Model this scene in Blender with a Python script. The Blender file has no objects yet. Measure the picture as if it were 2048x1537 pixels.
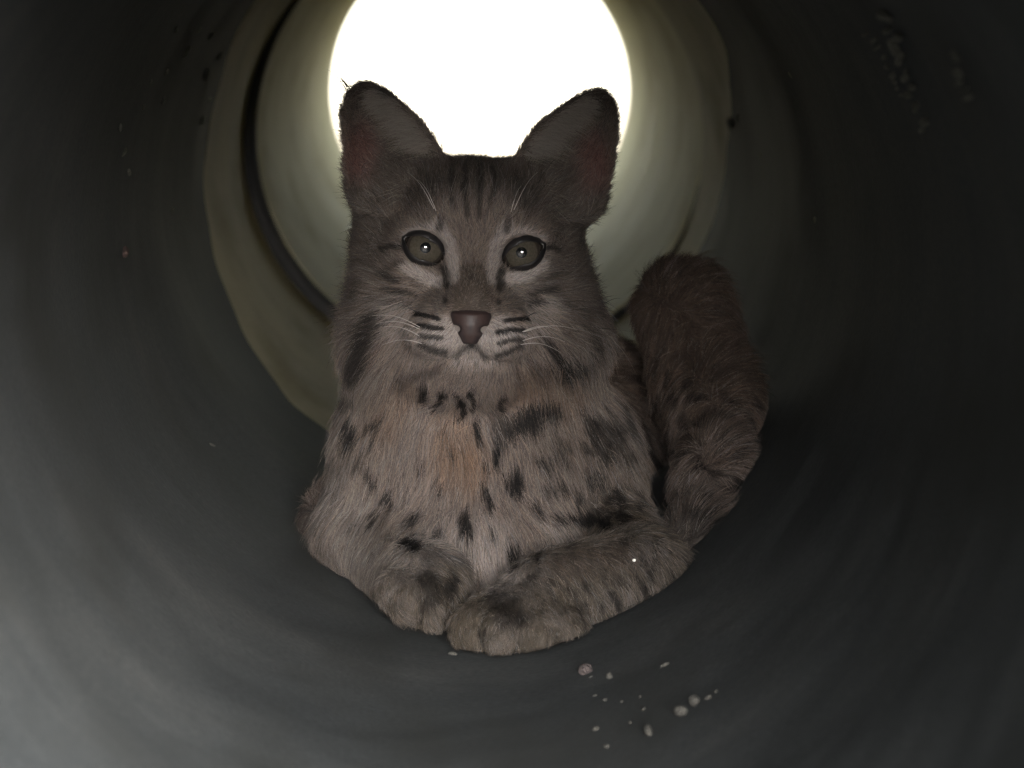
import bpy, math
import numpy as np
from mathutils import Matrix, Vector
rng = np.random.default_rng(11)
sc = bpy.context.scene

# ------------------------------------------------------------------ camera, sky, sun, exposure
# Everything is laid out along a pipe whose axis is +Y (x right, z up, origin on the axis under the
# bobcat's paws), then laid on its real slope by SLOPE.
FPX, RP = 7165.0, 0.2286                    # focal length in px of a 2048 px wide frame; 18 inch pipe
CAM = np.array([0.0046, -2.0, 0.137])
VPX, VPY = 958.0, 10.0
PIT, YAW = math.atan2(768.5 - VPY, FPX), math.atan2(1024 - VPX, FPX)
SLOPE = Matrix.Rotation(math.radians(3.5), 4, 'X')
fwd = np.array([math.sin(YAW)*math.cos(PIT), math.cos(YAW)*math.cos(PIT), -math.sin(PIT)])
rgt = np.cross(fwd, [0, 0, 1]); rgt /= np.linalg.norm(rgt)
upv = np.cross(rgt, fwd)
cd = bpy.data.cameras.new('camera'); cam = bpy.data.objects.new('camera', cd)
sc.collection.objects.link(cam)
m = Matrix(((rgt[0], upv[0], -fwd[0], CAM[0]), (rgt[1], upv[1], -fwd[1], CAM[1]), (rgt[2], upv[2], -fwd[2], CAM[2]), (0, 0, 0, 1)))
cam.matrix_world = SLOPE @ m
cd.sensor_width = 36.0; cd.lens = FPX/2048*36
cd.clip_start = 0.01; cd.clip_end = 3000
cd.dof.use_dof = True; cd.dof.focus_distance = 2.115; cd.dof.aperture_fstop = 13.0
sc.camera = cam

SUN_EL, SUN_AZ = math.radians(5.5), math.radians(12)     # sun behind the camera, to its right
sdir = Vector((math.sin(SUN_AZ)*math.cos(SUN_EL), -math.cos(SUN_AZ)*math.cos(SUN_EL), math.sin(SUN_EL)))
w = bpy.data.worlds.new('World'); sc.world = w; w.use_nodes = True
nt = w.node_tree; nt.nodes.clear()
sky = nt.nodes.new('ShaderNodeTexSky'); sky.sky_type = 'NISHITA'; sky.sun_disc = False
sky.sun_elevation = SUN_EL; sky.sun_rotation = math.pi - SUN_AZ
sky.dust_density = 1.5; sky.ozone_density = 0.6
bg = nt.nodes.new('ShaderNodeBackground'); bg.inputs[1].default_value = 0.05
wo = nt.nodes.new('ShaderNodeOutputWorld')
hs = nt.nodes.new('ShaderNodeHueSaturation'); hs.inputs['Saturation'].default_value = .4     # thin even cloud: a whiter sky
nt.links.new(sky.outputs[0], hs.inputs['Color']); nt.links.new(hs.outputs[0], bg.inputs[0]); nt.links.new(bg.outputs[0], wo.inputs[0])
sd = bpy.data.lights.new('sun', 'SUN'); sd.energy = 2.4; sd.angle = math.radians(36); sd.color = (1, .985, .97)
sun = bpy.data.objects.new('sun', sd); sc.collection.objects.link(sun)
sun.rotation_euler = sdir.to_track_quat('Z', 'Y').to_euler(); sun.location = (2, -6, 5)
sc.view_settings.view_transform = 'Standard'; sc.view_settings.look = 'None'
sc.view_settings.gamma = 1.0; sc.view_settings.use_curve_mapping = False
sc.view_settings.exposure = 4.2
sc.cycles.use_denoising = True; sc.cycles.denoising_prefilter = 'NONE'
sc.cycles.max_bounces = 8; sc.cycles.diffuse_bounces = 6; sc.cycles.glossy_bounces = 3

# ------------------------------------------------------------------ helpers
col = sc.collection
def ray(u, v): return fwd + (u-1024)/FPX*rgt + (768.5-v)/FPX*upv
def P(u, v, y):
    d = ray(u, v); return CAM + d*((y-CAM[1])/d[1])
def wall_pt(u, v, R=RP):
    d = ray(u, v); a = d[0]**2+d[2]**2; b = 2*(CAM[0]*d[0]+CAM[2]*d[2]); c = CAM[0]**2+CAM[2]**2-R*R
    return CAM + d*((-b+math.sqrt(b*b-4*a*c))/(2*a))
def proj(p):
    v = p-CAM; z = v@fwd
    return np.stack([1024+FPX*(v@rgt)/z, 768.5-FPX*(v@upv)/z], -1)
def tag(o, label, cat, group=None):
    o['label'] = label; o['category'] = cat
    if group: o['group'] = group
    return o
def place(o): o.matrix_world = SLOPE @ o.matrix_basis; return o
def mesh_obj(name, verts, faces, mat, parent=None, smooth=True):
    me = bpy.data.meshes.new(name)
    v = np.asarray(verts, np.float32)
    if isinstance(faces, np.ndarray):
        n, k = faces.shape
        me.vertices.add(len(v)); me.vertices.foreach_set('co', v.ravel())
        me.loops.add(n*k); me.loops.foreach_set('vertex_index', faces.astype(np.int32).ravel())
        me.polygons.add(n); me.polygons.foreach_set('loop_start', np.arange(0, n*k, k, dtype=np.int32))
        me.update(calc_edges=True); me.validate()
    else:
        me.from_pydata([tuple(map(float, q)) for q in v], [], faces); me.update()
    if smooth: me.polygons.foreach_set('use_smooth', np.ones(len(me.polygons), bool))
    if mat: me.materials.append(mat)
    o = bpy.data.objects.new(name, me); col.objects.link(o)
    if parent is not None: o.parent = parent
    return o
class NT:
    def __init__(s, name):
        s.m = bpy.data.materials.new(name); s.m.use_nodes = True; s.t = s.m.node_tree
        s.b = s.t.nodes['Principled BSDF']; s.out = s.t.nodes['Material Output']
    def n(s, typ, ins=None, **kw):
        nd = s.t.nodes.new(typ)
        for k, x in kw.items(): setattr(nd, k, x)
        for k, x in (ins or {}).items():
            if isinstance(x, bpy.types.NodeSocket): s.t.links.new(x, nd.inputs[k])
            else: nd.inputs[k].default_value = x
        return nd
    def set(s, **kw):
        for k, x in kw.items():
            k = k.replace('_', ' ')
            if isinstance(x, bpy.types.NodeSocket): s.t.links.new(x, s.b.inputs[k])
            else: s.b.inputs[k].default_value = x
    def ramp(s, fac, stops):
        r = s.n('ShaderNodeValToRGB', {0: fac}); e = r.color_ramp.elements
        while len(e) < len(stops): e.new(.5)
        for q, (p, c) in zip(e, stops): q.position = p; q.color = (*c, 1)
        return r.outputs[0]
def simple(name, c, rough=.6, **kw):
    k = NT(name); k.set(Base_Color=(*c, 1), Roughness=rough, **kw); return k.m

# ------------------------------------------------------------------ concrete
def concrete(name, dark, mid, light, stain, bump=.5, spec=.35):
    k = NT(name)
    uv = k.n('ShaderNodeAttribute', attribute_name='puv').outputs['Vector']
    mp = k.n('ShaderNodeMapping', {0: uv, 'Scale': (13, 62, 1)}).outputs[0]       # trowel marks run round the pipe
    st = k.n('ShaderNodeTexNoise', {'Vector': mp, 'Scale': 1.0, 'Detail': 7, 'Roughness': .62}).outputs[0]
    bl = k.n('ShaderNodeTexNoise', {'Vector': uv, 'Scale': 5.0, 'Detail': 8, 'Roughness': .6}).outputs[0]
    gr = k.n('ShaderNodeTexNoise', {'Vector': uv, 'Scale': 260.0, 'Detail': 3}).outputs[0]
    mx = k.n('ShaderNodeMath', {0: st, 1: .12}, operation='MULTIPLY').outputs[0]
    mx = k.n('ShaderNodeMath', {0: bl, 1: .56, 2: mx}, operation='MULTIPLY_ADD').outputs[0]
    mx = k.n('ShaderNodeMath', {0: gr, 1: .32, 2: mx}, operation='MULTIPLY_ADD').outputs[0]
    c = k.ramp(mx, [(.36, dark), (.5, mid), (.66, light)])
    bs = k.n('ShaderNodeTexNoise', {'Vector': k.n('ShaderNodeMapping', {0: uv, 'Scale': (5, 1.6, 1)}).outputs[0], 'Scale': 1.7, 'Detail': 5}).outputs[0]
    f = k.n('ShaderNodeMapRange', {0: bs, 1: .5, 2: .68}).outputs[0]
    c = k.n('ShaderNodeMix', {0: f, 6: c, 7: (*stain, 1)}, data_type='RGBA').outputs[2]
    b1 = k.n('ShaderNodeBump', {'Height': mx, 'Strength': bump, 'Distance': .004}).outputs[0]
    rg = k.n('ShaderNodeMapRange', {0: bl, 3: .55, 4: .9}).outputs[0]
    k.set(Base_Color=c, Roughness=rg, Normal=b1, Specular_IOR_Level=spec)
    return k.m
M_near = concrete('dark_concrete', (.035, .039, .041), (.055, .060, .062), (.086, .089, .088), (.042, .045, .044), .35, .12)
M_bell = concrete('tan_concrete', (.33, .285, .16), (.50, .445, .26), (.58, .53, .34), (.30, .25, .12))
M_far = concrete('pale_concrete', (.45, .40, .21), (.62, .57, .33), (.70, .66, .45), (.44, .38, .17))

def noise3(p, f, seed=0, octv=3):
    # cheap smooth pseudo noise: sums of rotated sines
    r = np.random.default_rng(seed); out = np.zeros(len(p))
    amp = 1.0
    for o in range(octv):
        for k in range(4):
            d = r.normal(size=3); d /= np.linalg.norm(d)
            out += amp*.35*np.sin(p@(d*f*(1+.6*r.random())) + r.random()*6.28 + 1.3*np.sin(p@(r.normal(size=3)*f*.5)))
        f *= 2.03; amp *= .5
    return out

def pipe(name, y0, y1, Rin, Rout, mat, ox=0, oz=0, y_end=None, rough=.0015, seed=0, na=180, ny=None, Rin_end=None):
    ny = ny or max(24, int((y1-y0)/.012))
    A = np.linspace(0, 2*math.pi, na, endpoint=False)+math.pi/2
    T = np.linspace(0, 1, ny)
    ye = np.full(na, y1) if y_end is None else y_end(A)
    Y = y0+(ye[None]-y0)*T[:, None]
    R0 = np.full_like(Y, Rin)
    if Rin_end is not None: R0 += (Rin_end-Rin)*np.clip((T[:, None]-.93)/.07, 0, 1)
    AA = np.broadcast_to(A, Y.shape)
    q = np.stack([np.cos(AA)*Rin, Y, np.sin(AA)*Rin], -1).reshape(-1, 3)
    dn = noise3(q, 9, seed, 3)*rough + noise3(q, 90, seed+1, 2)*rough*.22
    R0 = R0 - dn.reshape(Y.shape)
    inner = np.stack([ox+np.cos(AA)*R0, Y, oz+np.sin(AA)*R0], -1)
    outer = np.stack([ox+np.cos(AA)*Rout, Y, oz+np.sin(AA)*Rout], -1)[[0, -1]]
    V = np.concatenate([inner.reshape(-1, 3), outer.reshape(-1, 3)])
    j = np.arange(na); j1 = (j+1) % na
    F = []
    for i in range(ny-1):
        F.append(np.stack([i*na+j, (i+1)*na+j, (i+1)*na+j1, i*na+j1], -1))
    o0, o1 = ny*na, ny*na+na; e = (ny-1)*na
    F.append(np.stack([o0+j, j, j1, o0+j1], -1)); F.append(np.stack([e+j, o1+j, o1+j1, e+j1], -1))
    F.append(np.stack([o1+j, o0+j, o0+j1, o1+j1], -1))
    ob = mesh_obj(name, V, np.concatenate(F)[:, ::-1].copy(), mat)
    uvw = np.stack([(AA-math.pi/2)*Rin, Y, 0*Y], -1).reshape(-1, 3)
    uvo = np.stack([(AA[[0, -1]]-math.pi/2)*Rin, Y[[0, -1]]+.05, 0*Y[[0, -1]]], -1).reshape(-1, 3)
    at = ob.data.attributes.new('puv', 'FLOAT_VECTOR', 'POINT')
    at.data.foreach_set('vector', np.concatenate([uvw, uvo]).astype(np.float32).ravel())
    me = ob.data
    try: me.set_sharp_from_angle(angle=math.radians(50))
    except Exception: pass
    return place(ob)

MOUTH, OPEN = -1.42, 3.43
# ragged spigot end of the near section
_ja = np.radians([142, 166, 187, 205, 222, 240, 262, 300, 337, 361, 378, 392, 440])
_jy = np.array([.97, 1.10, 1.04, .96, .89, .78, .84, 1.12, 1.36, 1.25, 1.05, .88, .86])
def joint_end(A):
    a = (A-_ja[0]) % (2*math.pi)+_ja[0]
    y = np.interp(a, np.append(_ja, _ja[0]+2*math.pi), np.append(_jy, _jy[0]))
    for _ in range(6): y = (np.roll(y, 1)+2*y+np.roll(y, -1))/4
    return y+.012*np.sin(a*9+1)+.008*np.sin(a*23)
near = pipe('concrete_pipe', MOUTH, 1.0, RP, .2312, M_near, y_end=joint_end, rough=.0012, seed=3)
tag(near, 'dark grey concrete pipe section that the bobcat lies in', 'pipe')
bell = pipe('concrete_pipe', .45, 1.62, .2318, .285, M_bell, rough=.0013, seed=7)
tag(bell, 'short tan concrete collar joining the dark pipe to the pale one', 'pipe')
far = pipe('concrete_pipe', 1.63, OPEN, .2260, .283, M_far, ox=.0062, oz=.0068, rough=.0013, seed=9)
tag(far, 'pale sunlit concrete pipe section behind the bobcat, open to white daylight', 'pipe')
# dark ring added as painted shade on the end face of the pale section
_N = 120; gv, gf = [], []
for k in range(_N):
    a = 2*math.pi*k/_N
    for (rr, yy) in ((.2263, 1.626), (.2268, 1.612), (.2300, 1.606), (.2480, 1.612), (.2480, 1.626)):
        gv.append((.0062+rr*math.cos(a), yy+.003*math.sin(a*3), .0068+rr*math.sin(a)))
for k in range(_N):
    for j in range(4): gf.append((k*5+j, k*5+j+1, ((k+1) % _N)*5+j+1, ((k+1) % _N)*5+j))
shade_ring = mesh_obj('shade_ring', gv, gf, simple('joint_shade', (.03, .03, .028), .7), far)
shade_ring['label'] = 'added dark ring standing in for shade on the joint end face'
mouth = pipe('concrete_pipe', MOUTH-.02, .44, .2352, .285, M_near, rough=.0005, seed=13, ny=20)
tag(mouth, 'thick outer concrete shell sleeved round the dark pipe section', 'pipe')
mouth_o = mouth

# ------------------------------------------------------------------ outside: ground, embankment, headwalls
g = NT('dry_earth')
tc = g.n('ShaderNodeTexCoord').outputs['Object']
gn = g.n('ShaderNodeTexNoise', {'Vector': tc, 'Scale': 3.0, 'Detail': 8, 'Roughness': .65}).outputs[0]
g.set(Base_Color=g.ramp(gn, [(.3, (.05, .042, .03)), (.5, (.085, .07, .05)), (.7, (.13, .11, .08))]), Roughness=.95,
      Normal=g.n('ShaderNodeBump', {'Height': gn, 'Strength': .8, 'Distance': .05}).outputs[0])
M_earth = g.m
GZ = -0.50
ground = mesh_obj('ground', [(-1500, -1500, GZ), (1500, -1500, GZ), (1500, 1500, GZ), (-1500, 1500, GZ)], [(0, 1, 2, 3)], M_earth)
ground['kind'] = 'structure'
def headwall(name, y, label):
    # slab with a round hole, its foot in the ground
    N = 96; t0, t1 = y-.06, y+.06
    V = []; F = []
    for yy in (t0, t1):
        for k in range(N):
            a = 2*math.pi*k/N; V.append((.2855*math.cos(a), yy, .2855*math.sin(a)))
        for k in range(N):
            a = 2*math.pi*k/N; c, s = math.cos(a), math.sin(a)
            r = min(1.3/max(abs(c), 1e-6), (.62 if s > 0 else 1.25)/max(abs(s), 1e-6)); V.append((r*c, yy, r*s))
    for k in range(N):
        n = (k+1) % N
        F += [(k, n, N+n, N+k), (2*N+k, 3*N+k, 3*N+n, 2*N+n), (k, 2*N+k, 2*N+n, n), (N+k, N+n, 3*N+n, 3*N+k)]
    o = mesh_obj(name, V, F, M_bell, smooth=False)
    at = o.data.attributes.new('puv', 'FLOAT_VECTOR', 'POINT')
    at.data.foreach_set('vector', np.array([(v[0], v[2], v[1]) for v in V], np.float32).ravel())
    return tag(place(o), label, 'wall')
headwall('headwall', MOUTH+.04, 'plain concrete headwall around the dark mouth of the pipe')
headwall('headwall', OPEN-.06, 'plain concrete headwall around the sunlit mouth of the pipe')
# earth bank over the pipe
NX, NY = 60, 40
V = []; F = []
ya, yb = MOUTH+.09, OPEN-.11
for i in range(NY):
    yy = ya+(yb-ya)*i/(NY-1)
    for j in range(NX):
        xx = -4.5+9*j/(NX-1)
        V.append((xx, yy, .56*math.exp(-(xx/2.6)**4)+.05*math.sin(xx*3+yy*2)*(1 if 0 < i < NY-1 else .2)-.9*(1-math.exp(-(xx/2.6)**4))))
for i in range(NY-1):
    for j in range(NX-1): F.append((i*NX+j, i*NX+j+1, (i+1)*NX+j+1, (i+1)*NX+j))
# added unseen bank left of the mouth, blocking sky light from the right wall
k2 = NT('sky_block_soil')
kn = k2.n('ShaderNodeTexNoise', {'Vector': k2.n('ShaderNodeTexCoord').outputs['Object'], 'Scale': 6.0, 'Detail': 8}).outputs[0]
k2.set(Base_Color=k2.ramp(kn, [(.35, (.035, .035, .02)), (.65, (.09, .08, .05))]), Roughness=1.0)
bv, bf = [], []
for i in range(24):
    for j in range(16):
        yy = MOUTH-.1-7*i/23; xx = -.34-2.2*j/15
        bv.append((xx+.08*math.sin(i*1.7), yy, GZ-.02+4.2*(1-math.exp(-((-.34-xx)/.5)**1.3))+.06*math.sin(i*2.3+j)))
for i in range(23):
    for j in range(15): bf.append((i*16+j, i*16+j+1, (i+1)*16+j+1, (i+1)*16+j))
sky_block = mesh_obj('sky_block_bank', bv, bf, k2.m); sky_block['kind'] = 'structure'
bank = place(mesh_obj('embankment', V, F, M_earth)); bank['kind'] = 'structure'

# ------------------------------------------------------------------ bobcat: implicit body -> one mesh
MM = .001
HO = P(947, 504, .115)                       # between the eyes
_a = math.radians(2.4)
HX = np.array([math.cos(_a), 0, -math.sin(_a)]); HZ = np.array([math.sin(_a), 0, math.cos(_a)])
HR = np.stack([HX, [0, 1, 0], HZ], 1)        # columns: head axes in pipe frame
def H(x, y, z): return HO + HR@(np.array([x, y, z])*MM)
def toH(p): return (p-HO)@HR*1000
groups = {}
def add(group, fn, lo, hi, k): groups.setdefault(group, []).append((fn, np.minimum(lo, hi), np.maximum(lo, hi), k))
def ell(group, c, r, k=.012, rot=None):
    c = np.asarray(c, float); r = np.asarray(r, float)
    Rm = np.eye(3) if rot is None else np.array(Matrix.Rotation(math.radians(rot[1]), 3, rot[0]))
    def fn(p):
        q = (p-c)@Rm
        k0 = np.sqrt(((q/r)**2).sum(-1)); k1 = np.sqrt(((q/(r*r))**2).sum(-1))+1e-9
        return k0*(k0-1)/k1
    e = r.max() if rot is not None else r
    add(group, fn, c-e, c+e, k)
def cone(group, a, b, ra, rb, k=.012):
    a = np.asarray(a, float); b = np.asarray(b, float); ba = b-a; L = ba@ba
    def fn(p):
        t = np.clip(((p-a)@ba)/L, 0, 1)
        return np.sqrt(((p-a-t[..., None]*ba)**2).sum(-1))-(ra+(rb-ra)*t)
    r = max(ra, rb); add(group, fn, np.minimum(a, b)-r, np.maximum(a, b)+r, k)
def hell(group, c, r, k=.008, rot=None): ell(group, H(*c), np.array(r)*MM, k, rot)

# head
hell('head', (0, 56, 4), (56, 60, 43.5), .01)
hell('head', (0, 36, 28), (40, 34, 22), .015)                       # flat forehead
for s in (-1, 1):
    hell('head', (s*34, 46, -26), (34, 38, 36), .015)               # cheeks
    hell('head', (s*27, 19, 12), (20, 17, 10), .010, ('Y', s*18))   # brow
    hell('head', (s*31, 20, -15), (19, 20, 10), .010, ('Y', s*-12))
    hell('head', (s*16.5, -19.5, -47), (20.5, 22, 15), .008)          # whisker pads
cone('head', H(0, 14, 8), H(0, -27, -28), .0165, .0125, .012)        # bridge of the nose
hell('head', (0, 4, -40), (29, 26, 25), .012)
hell('head', (0, -9, -63), (17, 17, 11), .008)                      # chin
hell('head', (0, 22, -68), (38, 34, 26), .018)                      # throat
hell('head', (-52, 62, 0), (19, 24, 28), .014); hell('head', (45, 62, -4), (19, 24, 26), .014)
# ears: leaf outlines with a hollow bowl
EAR_L = np.array([(-24, 42), (-20, 58), (-33, 75), (-45, 86), (-56, 93.5), (-65, 97.5), (-74, 97), (-80.5, 91), (-84, 81), (-83.5, 70), (-82, 54), (-79.5, 38), (-75, 22), (-62, 16), (-40, 24)], float)
EAR_R = np.array([(25, 42), (23, 60), (34, 76), (46, 86), (58, 94.5), (69, 99), (77, 98), (82.5, 92), (86, 80), (85, 68), (83, 52), (80, 38), (75, 22), (62, 16), (40, 24)], float)
def chaikin(p):
    for _ in range(2): p = np.stack([.75*p+.25*np.roll(p, -1, 0), .25*p+.75*np.roll(p, -1, 0)], 1).reshape(-1, 2)
    return p
EAR_LS, EAR_RS = chaikin(EAR_L), chaikin(EAR_R)
def poly_sd(q, poly):
    d = np.full(len(q), 1e9); ins = np.zeros(len(q), bool); n = len(poly)
    for i in range(n):
        a = poly[i]; b = poly[(i+1) % n]; e = b-a; wv = q-a
        t = np.clip((wv@e)/(e@e), 0, 1); dd = wv-t[:, None]*e
        d = np.minimum(d, (dd**2).sum(-1))
        c = ((a[1] > q[:, 1]) != (b[1] > q[:, 1])) & (q[:, 0] < (b[0]-a[0])*(q[:, 1]-a[1])/(b[1]-a[1]+1e-9)+a[0])
        ins ^= c
    return np.where(ins, -1, 1)*np.sqrt(d)
def ear_y(q, poly):
    """depth of the ear shell (mm) and outline distance at head-frame points"""
    s = poly_sd(q[:, [0, 2]], poly)
    bowl = 23*(1-np.exp(-np.clip(-s, 0, 60)/11.0))
    return 38+.10*np.clip(q[:, 2]-60, -40, 60)+bowl, s
for nm, poly in (('ear', EAR_LS), ('ear', EAR_RS)):
    def fn(p, poly=poly):
        sh = p.shape[:-1]; q = toH(p.reshape(-1, 3)); y0, s = ear_y(q, poly)
        d = np.maximum(np.abs(q[:, 1]-y0)*.72-2.3, s-.2)
        return (d*MM).reshape(sh)
    c = H(poly[:, 0].mean(), 55, 60)
    add(nm, fn, c-.055, c+.055, .006)
for s in (-1, 1):
    hell('head', (s*50, 72, 34), (27, 26, 24), .014); hell('head', (s*36, 46, 40), (15, 13, 10), .018)
# neck and chest
cone('neck', H(0, 70, -20), P(945, 790, .235), .052, .060, .02)
ell('neck', P(800, 680, .185), (.031, .034, .038), .025)
ell('neck', P(1098, 690, .185), (.032, .034, .040), .025)
ell('chest', P(938, 815, .215), (.063, .068, .062), .03)
ell('chest', P(958, 950, .205), (.070, .078, .062), .03)
ell('chest', P(762, 975, .225), (.028, .052, .056), .03)           # shoulders
ell('chest', P(1165, 960, .215), (.037, .058, .056), .03)
ell('chest', P(715, 1068, .20), (.026, .036, .024), .02, ('Y', 35))
ell('chest', P(960, 1065, .155), (.060, .050, .030), .02)
# trunk, rump and raised haunch
ell('trunk', P(1050, 900, .38), (.066, .17, .070), .03)
ell('trunk', P(1150, 880, .53), (.07, .09, .075), .03)
ell('haunch', P(1352, 615, .41), (.027, .07, .024), .018)
ell('haunch', P(1395, 730, .39), (.033, .080, .060), .018, ('Y', -8))
ell('haunch', P(1440, 870, .31), (.031, .075, .054), .018, ('Y', -4))
ell('haunch', P(1432, 985, .215), (.026, .055, .040), .015)

ell('haunch', P(655, 1030, .27), (.015, .04, .014), .012)
ell('haunch', P(1400, 1075, .15), (.020, .055, .018), .016)           # hind foot tucked under
# forelegs and paws
cone('arm', P(1275, 1170, .065), P(1100, 1202, .032), .0315, .0275, .01)
ell('arm', P(1285, 1172, .075), (.021, .042, .029), .01)
cone('arm', P(1215, 1040, .18), P(1272, 1145, .10), .024, .024, .015)
cone('arm', P(780, 1090, .19), P(855, 1172, .085), .030, .0235, .012)
def paw(u, v, y, w, hgt, toes, tr):
    ell('paw', P(u, v, y+.012), (w, .036, hgt), .008)
    for (tu, tv, ty, r) in toes: ell('paw', P(tu, tv, y+ty), (r, .019, r*1.12), .0022)
paw(1040, 1240, .006, .033, .021, [(948, 1258, -.004, .0135), (1003, 1276, -.016, .0155), (1072, 1280, -.016, .0155), (1130, 1264, -.004, .0135)], 0)
paw(850, 1190, .062, .0225, .0185, [(790, 1180, 0, .0105), (822, 1207, -.010, .0125), (868, 1224, -.010, .0125), (905, 1218, .004, .010)], 0)

def field(p, names=None):
    d = np.full(p.shape[:-1], .2)
    for nme, lst in groups.items():
        if names and nme not in names: continue
        for fn, lo, hi, k in lst:
            b = fn(p); h = np.clip(.5+.5*(d-b)/k, 0, 1)
            d = d*(1-h)+b*h-k*h*(1-h)
    return d
EYE_C = {-1: (-28.7, 12.8, 0.5), 1: (28.7, 12.8, 0.0)}; EYE_R = 13.6
def carve(p, d):
    q = toH(p.reshape(-1, 3)); d = d.reshape(-1)
    for s in (-1, 1):
        c = np.array(EYE_C[s]); e = q-c
        a = math.radians(23*s)
        ex = e[:, 0]*math.cos(a)+e[:, 2]*math.sin(a); ez = -e[:, 0]*math.sin(a)+e[:, 2]*math.cos(a)
        r = np.array([13.4, 17, 9.6])
        w_ = np.stack([ex, e[:, 1]+8, ez], -1)
        k0 = np.sqrt(((w_/r)**2).sum(-1)); k1 = np.sqrt(((w_/(r*r))**2).sum(-1))+1e-9
        de = k0*(k0-1)/k1*MM
        d = np.maximum(d, -de)
    # mouth crease and philtrum
    def seg(a, b, rr, k=.003):
        nonlocal d
        a = np.array(a, float); b = np.array(b, float); ba = b-a
        t = np.clip(((q-a)@ba)/(ba@ba), 0, 1)
        b_ = (np.sqrt(((q-a-t[:, None]*ba)**2).sum(-1))-rr)*MM
        h = np.clip(.5-.5*(d+b_)/k, 0, 1)
        d = d*(1-h)-b_*h+k*h*(1-h)
    seg((0, -42, -48), (0, -36, -57), 2.2)
    for s in (-1, 1):
        seg((0, -34, -57), (s*10, -30, -61.5), 2.2); seg((s*10, -30, -61.5), (s*24, -14, -61), 2.2)
    return d.reshape(p.shape[:-1])

def surface_nets(f, org, h):
    s = f < 0
    nx, ny, nz = f.shape
    c = np.zeros((nx-1, ny-1, nz-1), np.uint8)
    offs = [(i, j, k) for i in (0, 1) for j in (0, 1) for k in (0, 1)]
    for (i, j, k) in offs: c += s[i:nx-1+i, j:ny-1+j, k:nz-1+k]
    act = np.argwhere((c > 0) & (c < 8))
    idx = np.full(c.shape, -1, np.int32); idx[tuple(act.T)] = np.arange(len(act))
    acc = np.zeros((len(act), 3)); cnt = np.zeros(len(act))
    for a in offs:
        for ax in range(3):
            if a[ax]: continue
            b = list(a); b[ax] = 1
            fa = f[act[:, 0]+a[0], act[:, 1]+a[1], act[:, 2]+a[2]]; fb = f[act[:, 0]+b[0], act[:, 1]+b[1], act[:, 2]+b[2]]
            mk = (fa < 0) != (fb < 0)
            t = np.where(mk, fa/np.where(mk, fa-fb, 1), 0)
            pt = np.tile(np.array(a, float), (len(act), 1)); pt[:, ax] += t
            acc += pt*mk[:, None]; cnt += mk
    V = org+h*(act+acc/cnt[:, None])
    Q = []
    for ax in range(3):
        b, cc = (ax+1) % 3, (ax+2) % 3
        sl0 = [slice(1, -1)]*3; sl1 = [slice(1, -1)]*3
        sl0[ax] = slice(0, -1); sl1[ax] = slice(1, None)
        s0, s1 = s[tuple(sl0)], s[tuple(sl1)]
        e = np.argwhere(s0 != s1)
        flip = s0[tuple(e.T)]
        g = e.copy(); g[:, b] += 1; g[:, cc] += 1
        def cell(db, dc):
            q = g.copy(); q[:, b] += db; q[:, cc] += dc
            return idx[tuple(q.T)]
        q4 = np.stack([cell(-1, -1), cell(0, -1), cell(0, 0), cell(-1, 0)], -1)
        q4[~flip] = q4[~flip][:, ::-1]
        Q.append(q4[(q4 >= 0).all(1)])
    return V, np.concatenate(Q)

def mesh_field(lo, hi, h, names=None, post=None):
    n = np.ceil((np.array(hi)-lo)/h).astype(int)+1
    ax = [lo[i]+h*np.arange(n[i]) for i in range(3)]
    d = np.full(n, .05, np.float64)
    for nme, lst in groups.items():
        if names and nme not in names: continue
        for fn, blo, bhi, k in lst:
            mg = k+.012
            i0 = [max(0, int((blo[i]-mg-lo[i])/h)) for i in range(3)]
            i1 = [min(n[i], int((bhi[i]+mg-lo[i])/h)+2) for i in range(3)]
            if any(i1[i] <= i0[i] for i in range(3)): continue
            G = np.stack(np.meshgrid(*[ax[i][i0[i]:i1[i]] for i in range(3)], indexing='ij'), -1)
            sub = d[i0[0]:i1[0], i0[1]:i1[1], i0[2]:i1[2]]
            b = fn(G); hh = np.clip(.5+.5*(sub-b)/k, 0, 1)
            d[i0[0]:i1[0], i0[1]:i1[1], i0[2]:i1[2]] = sub*(1-hh)+b*hh-k*hh*(1-hh)
    for a_ in range(3): d = (np.roll(d, 1, a_)+2*d+np.roll(d, -1, a_))/4
    if post: post(d, ax)
    V, Q = surface_nets(d, np.array(lo), h)
    return V, Q
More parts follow.
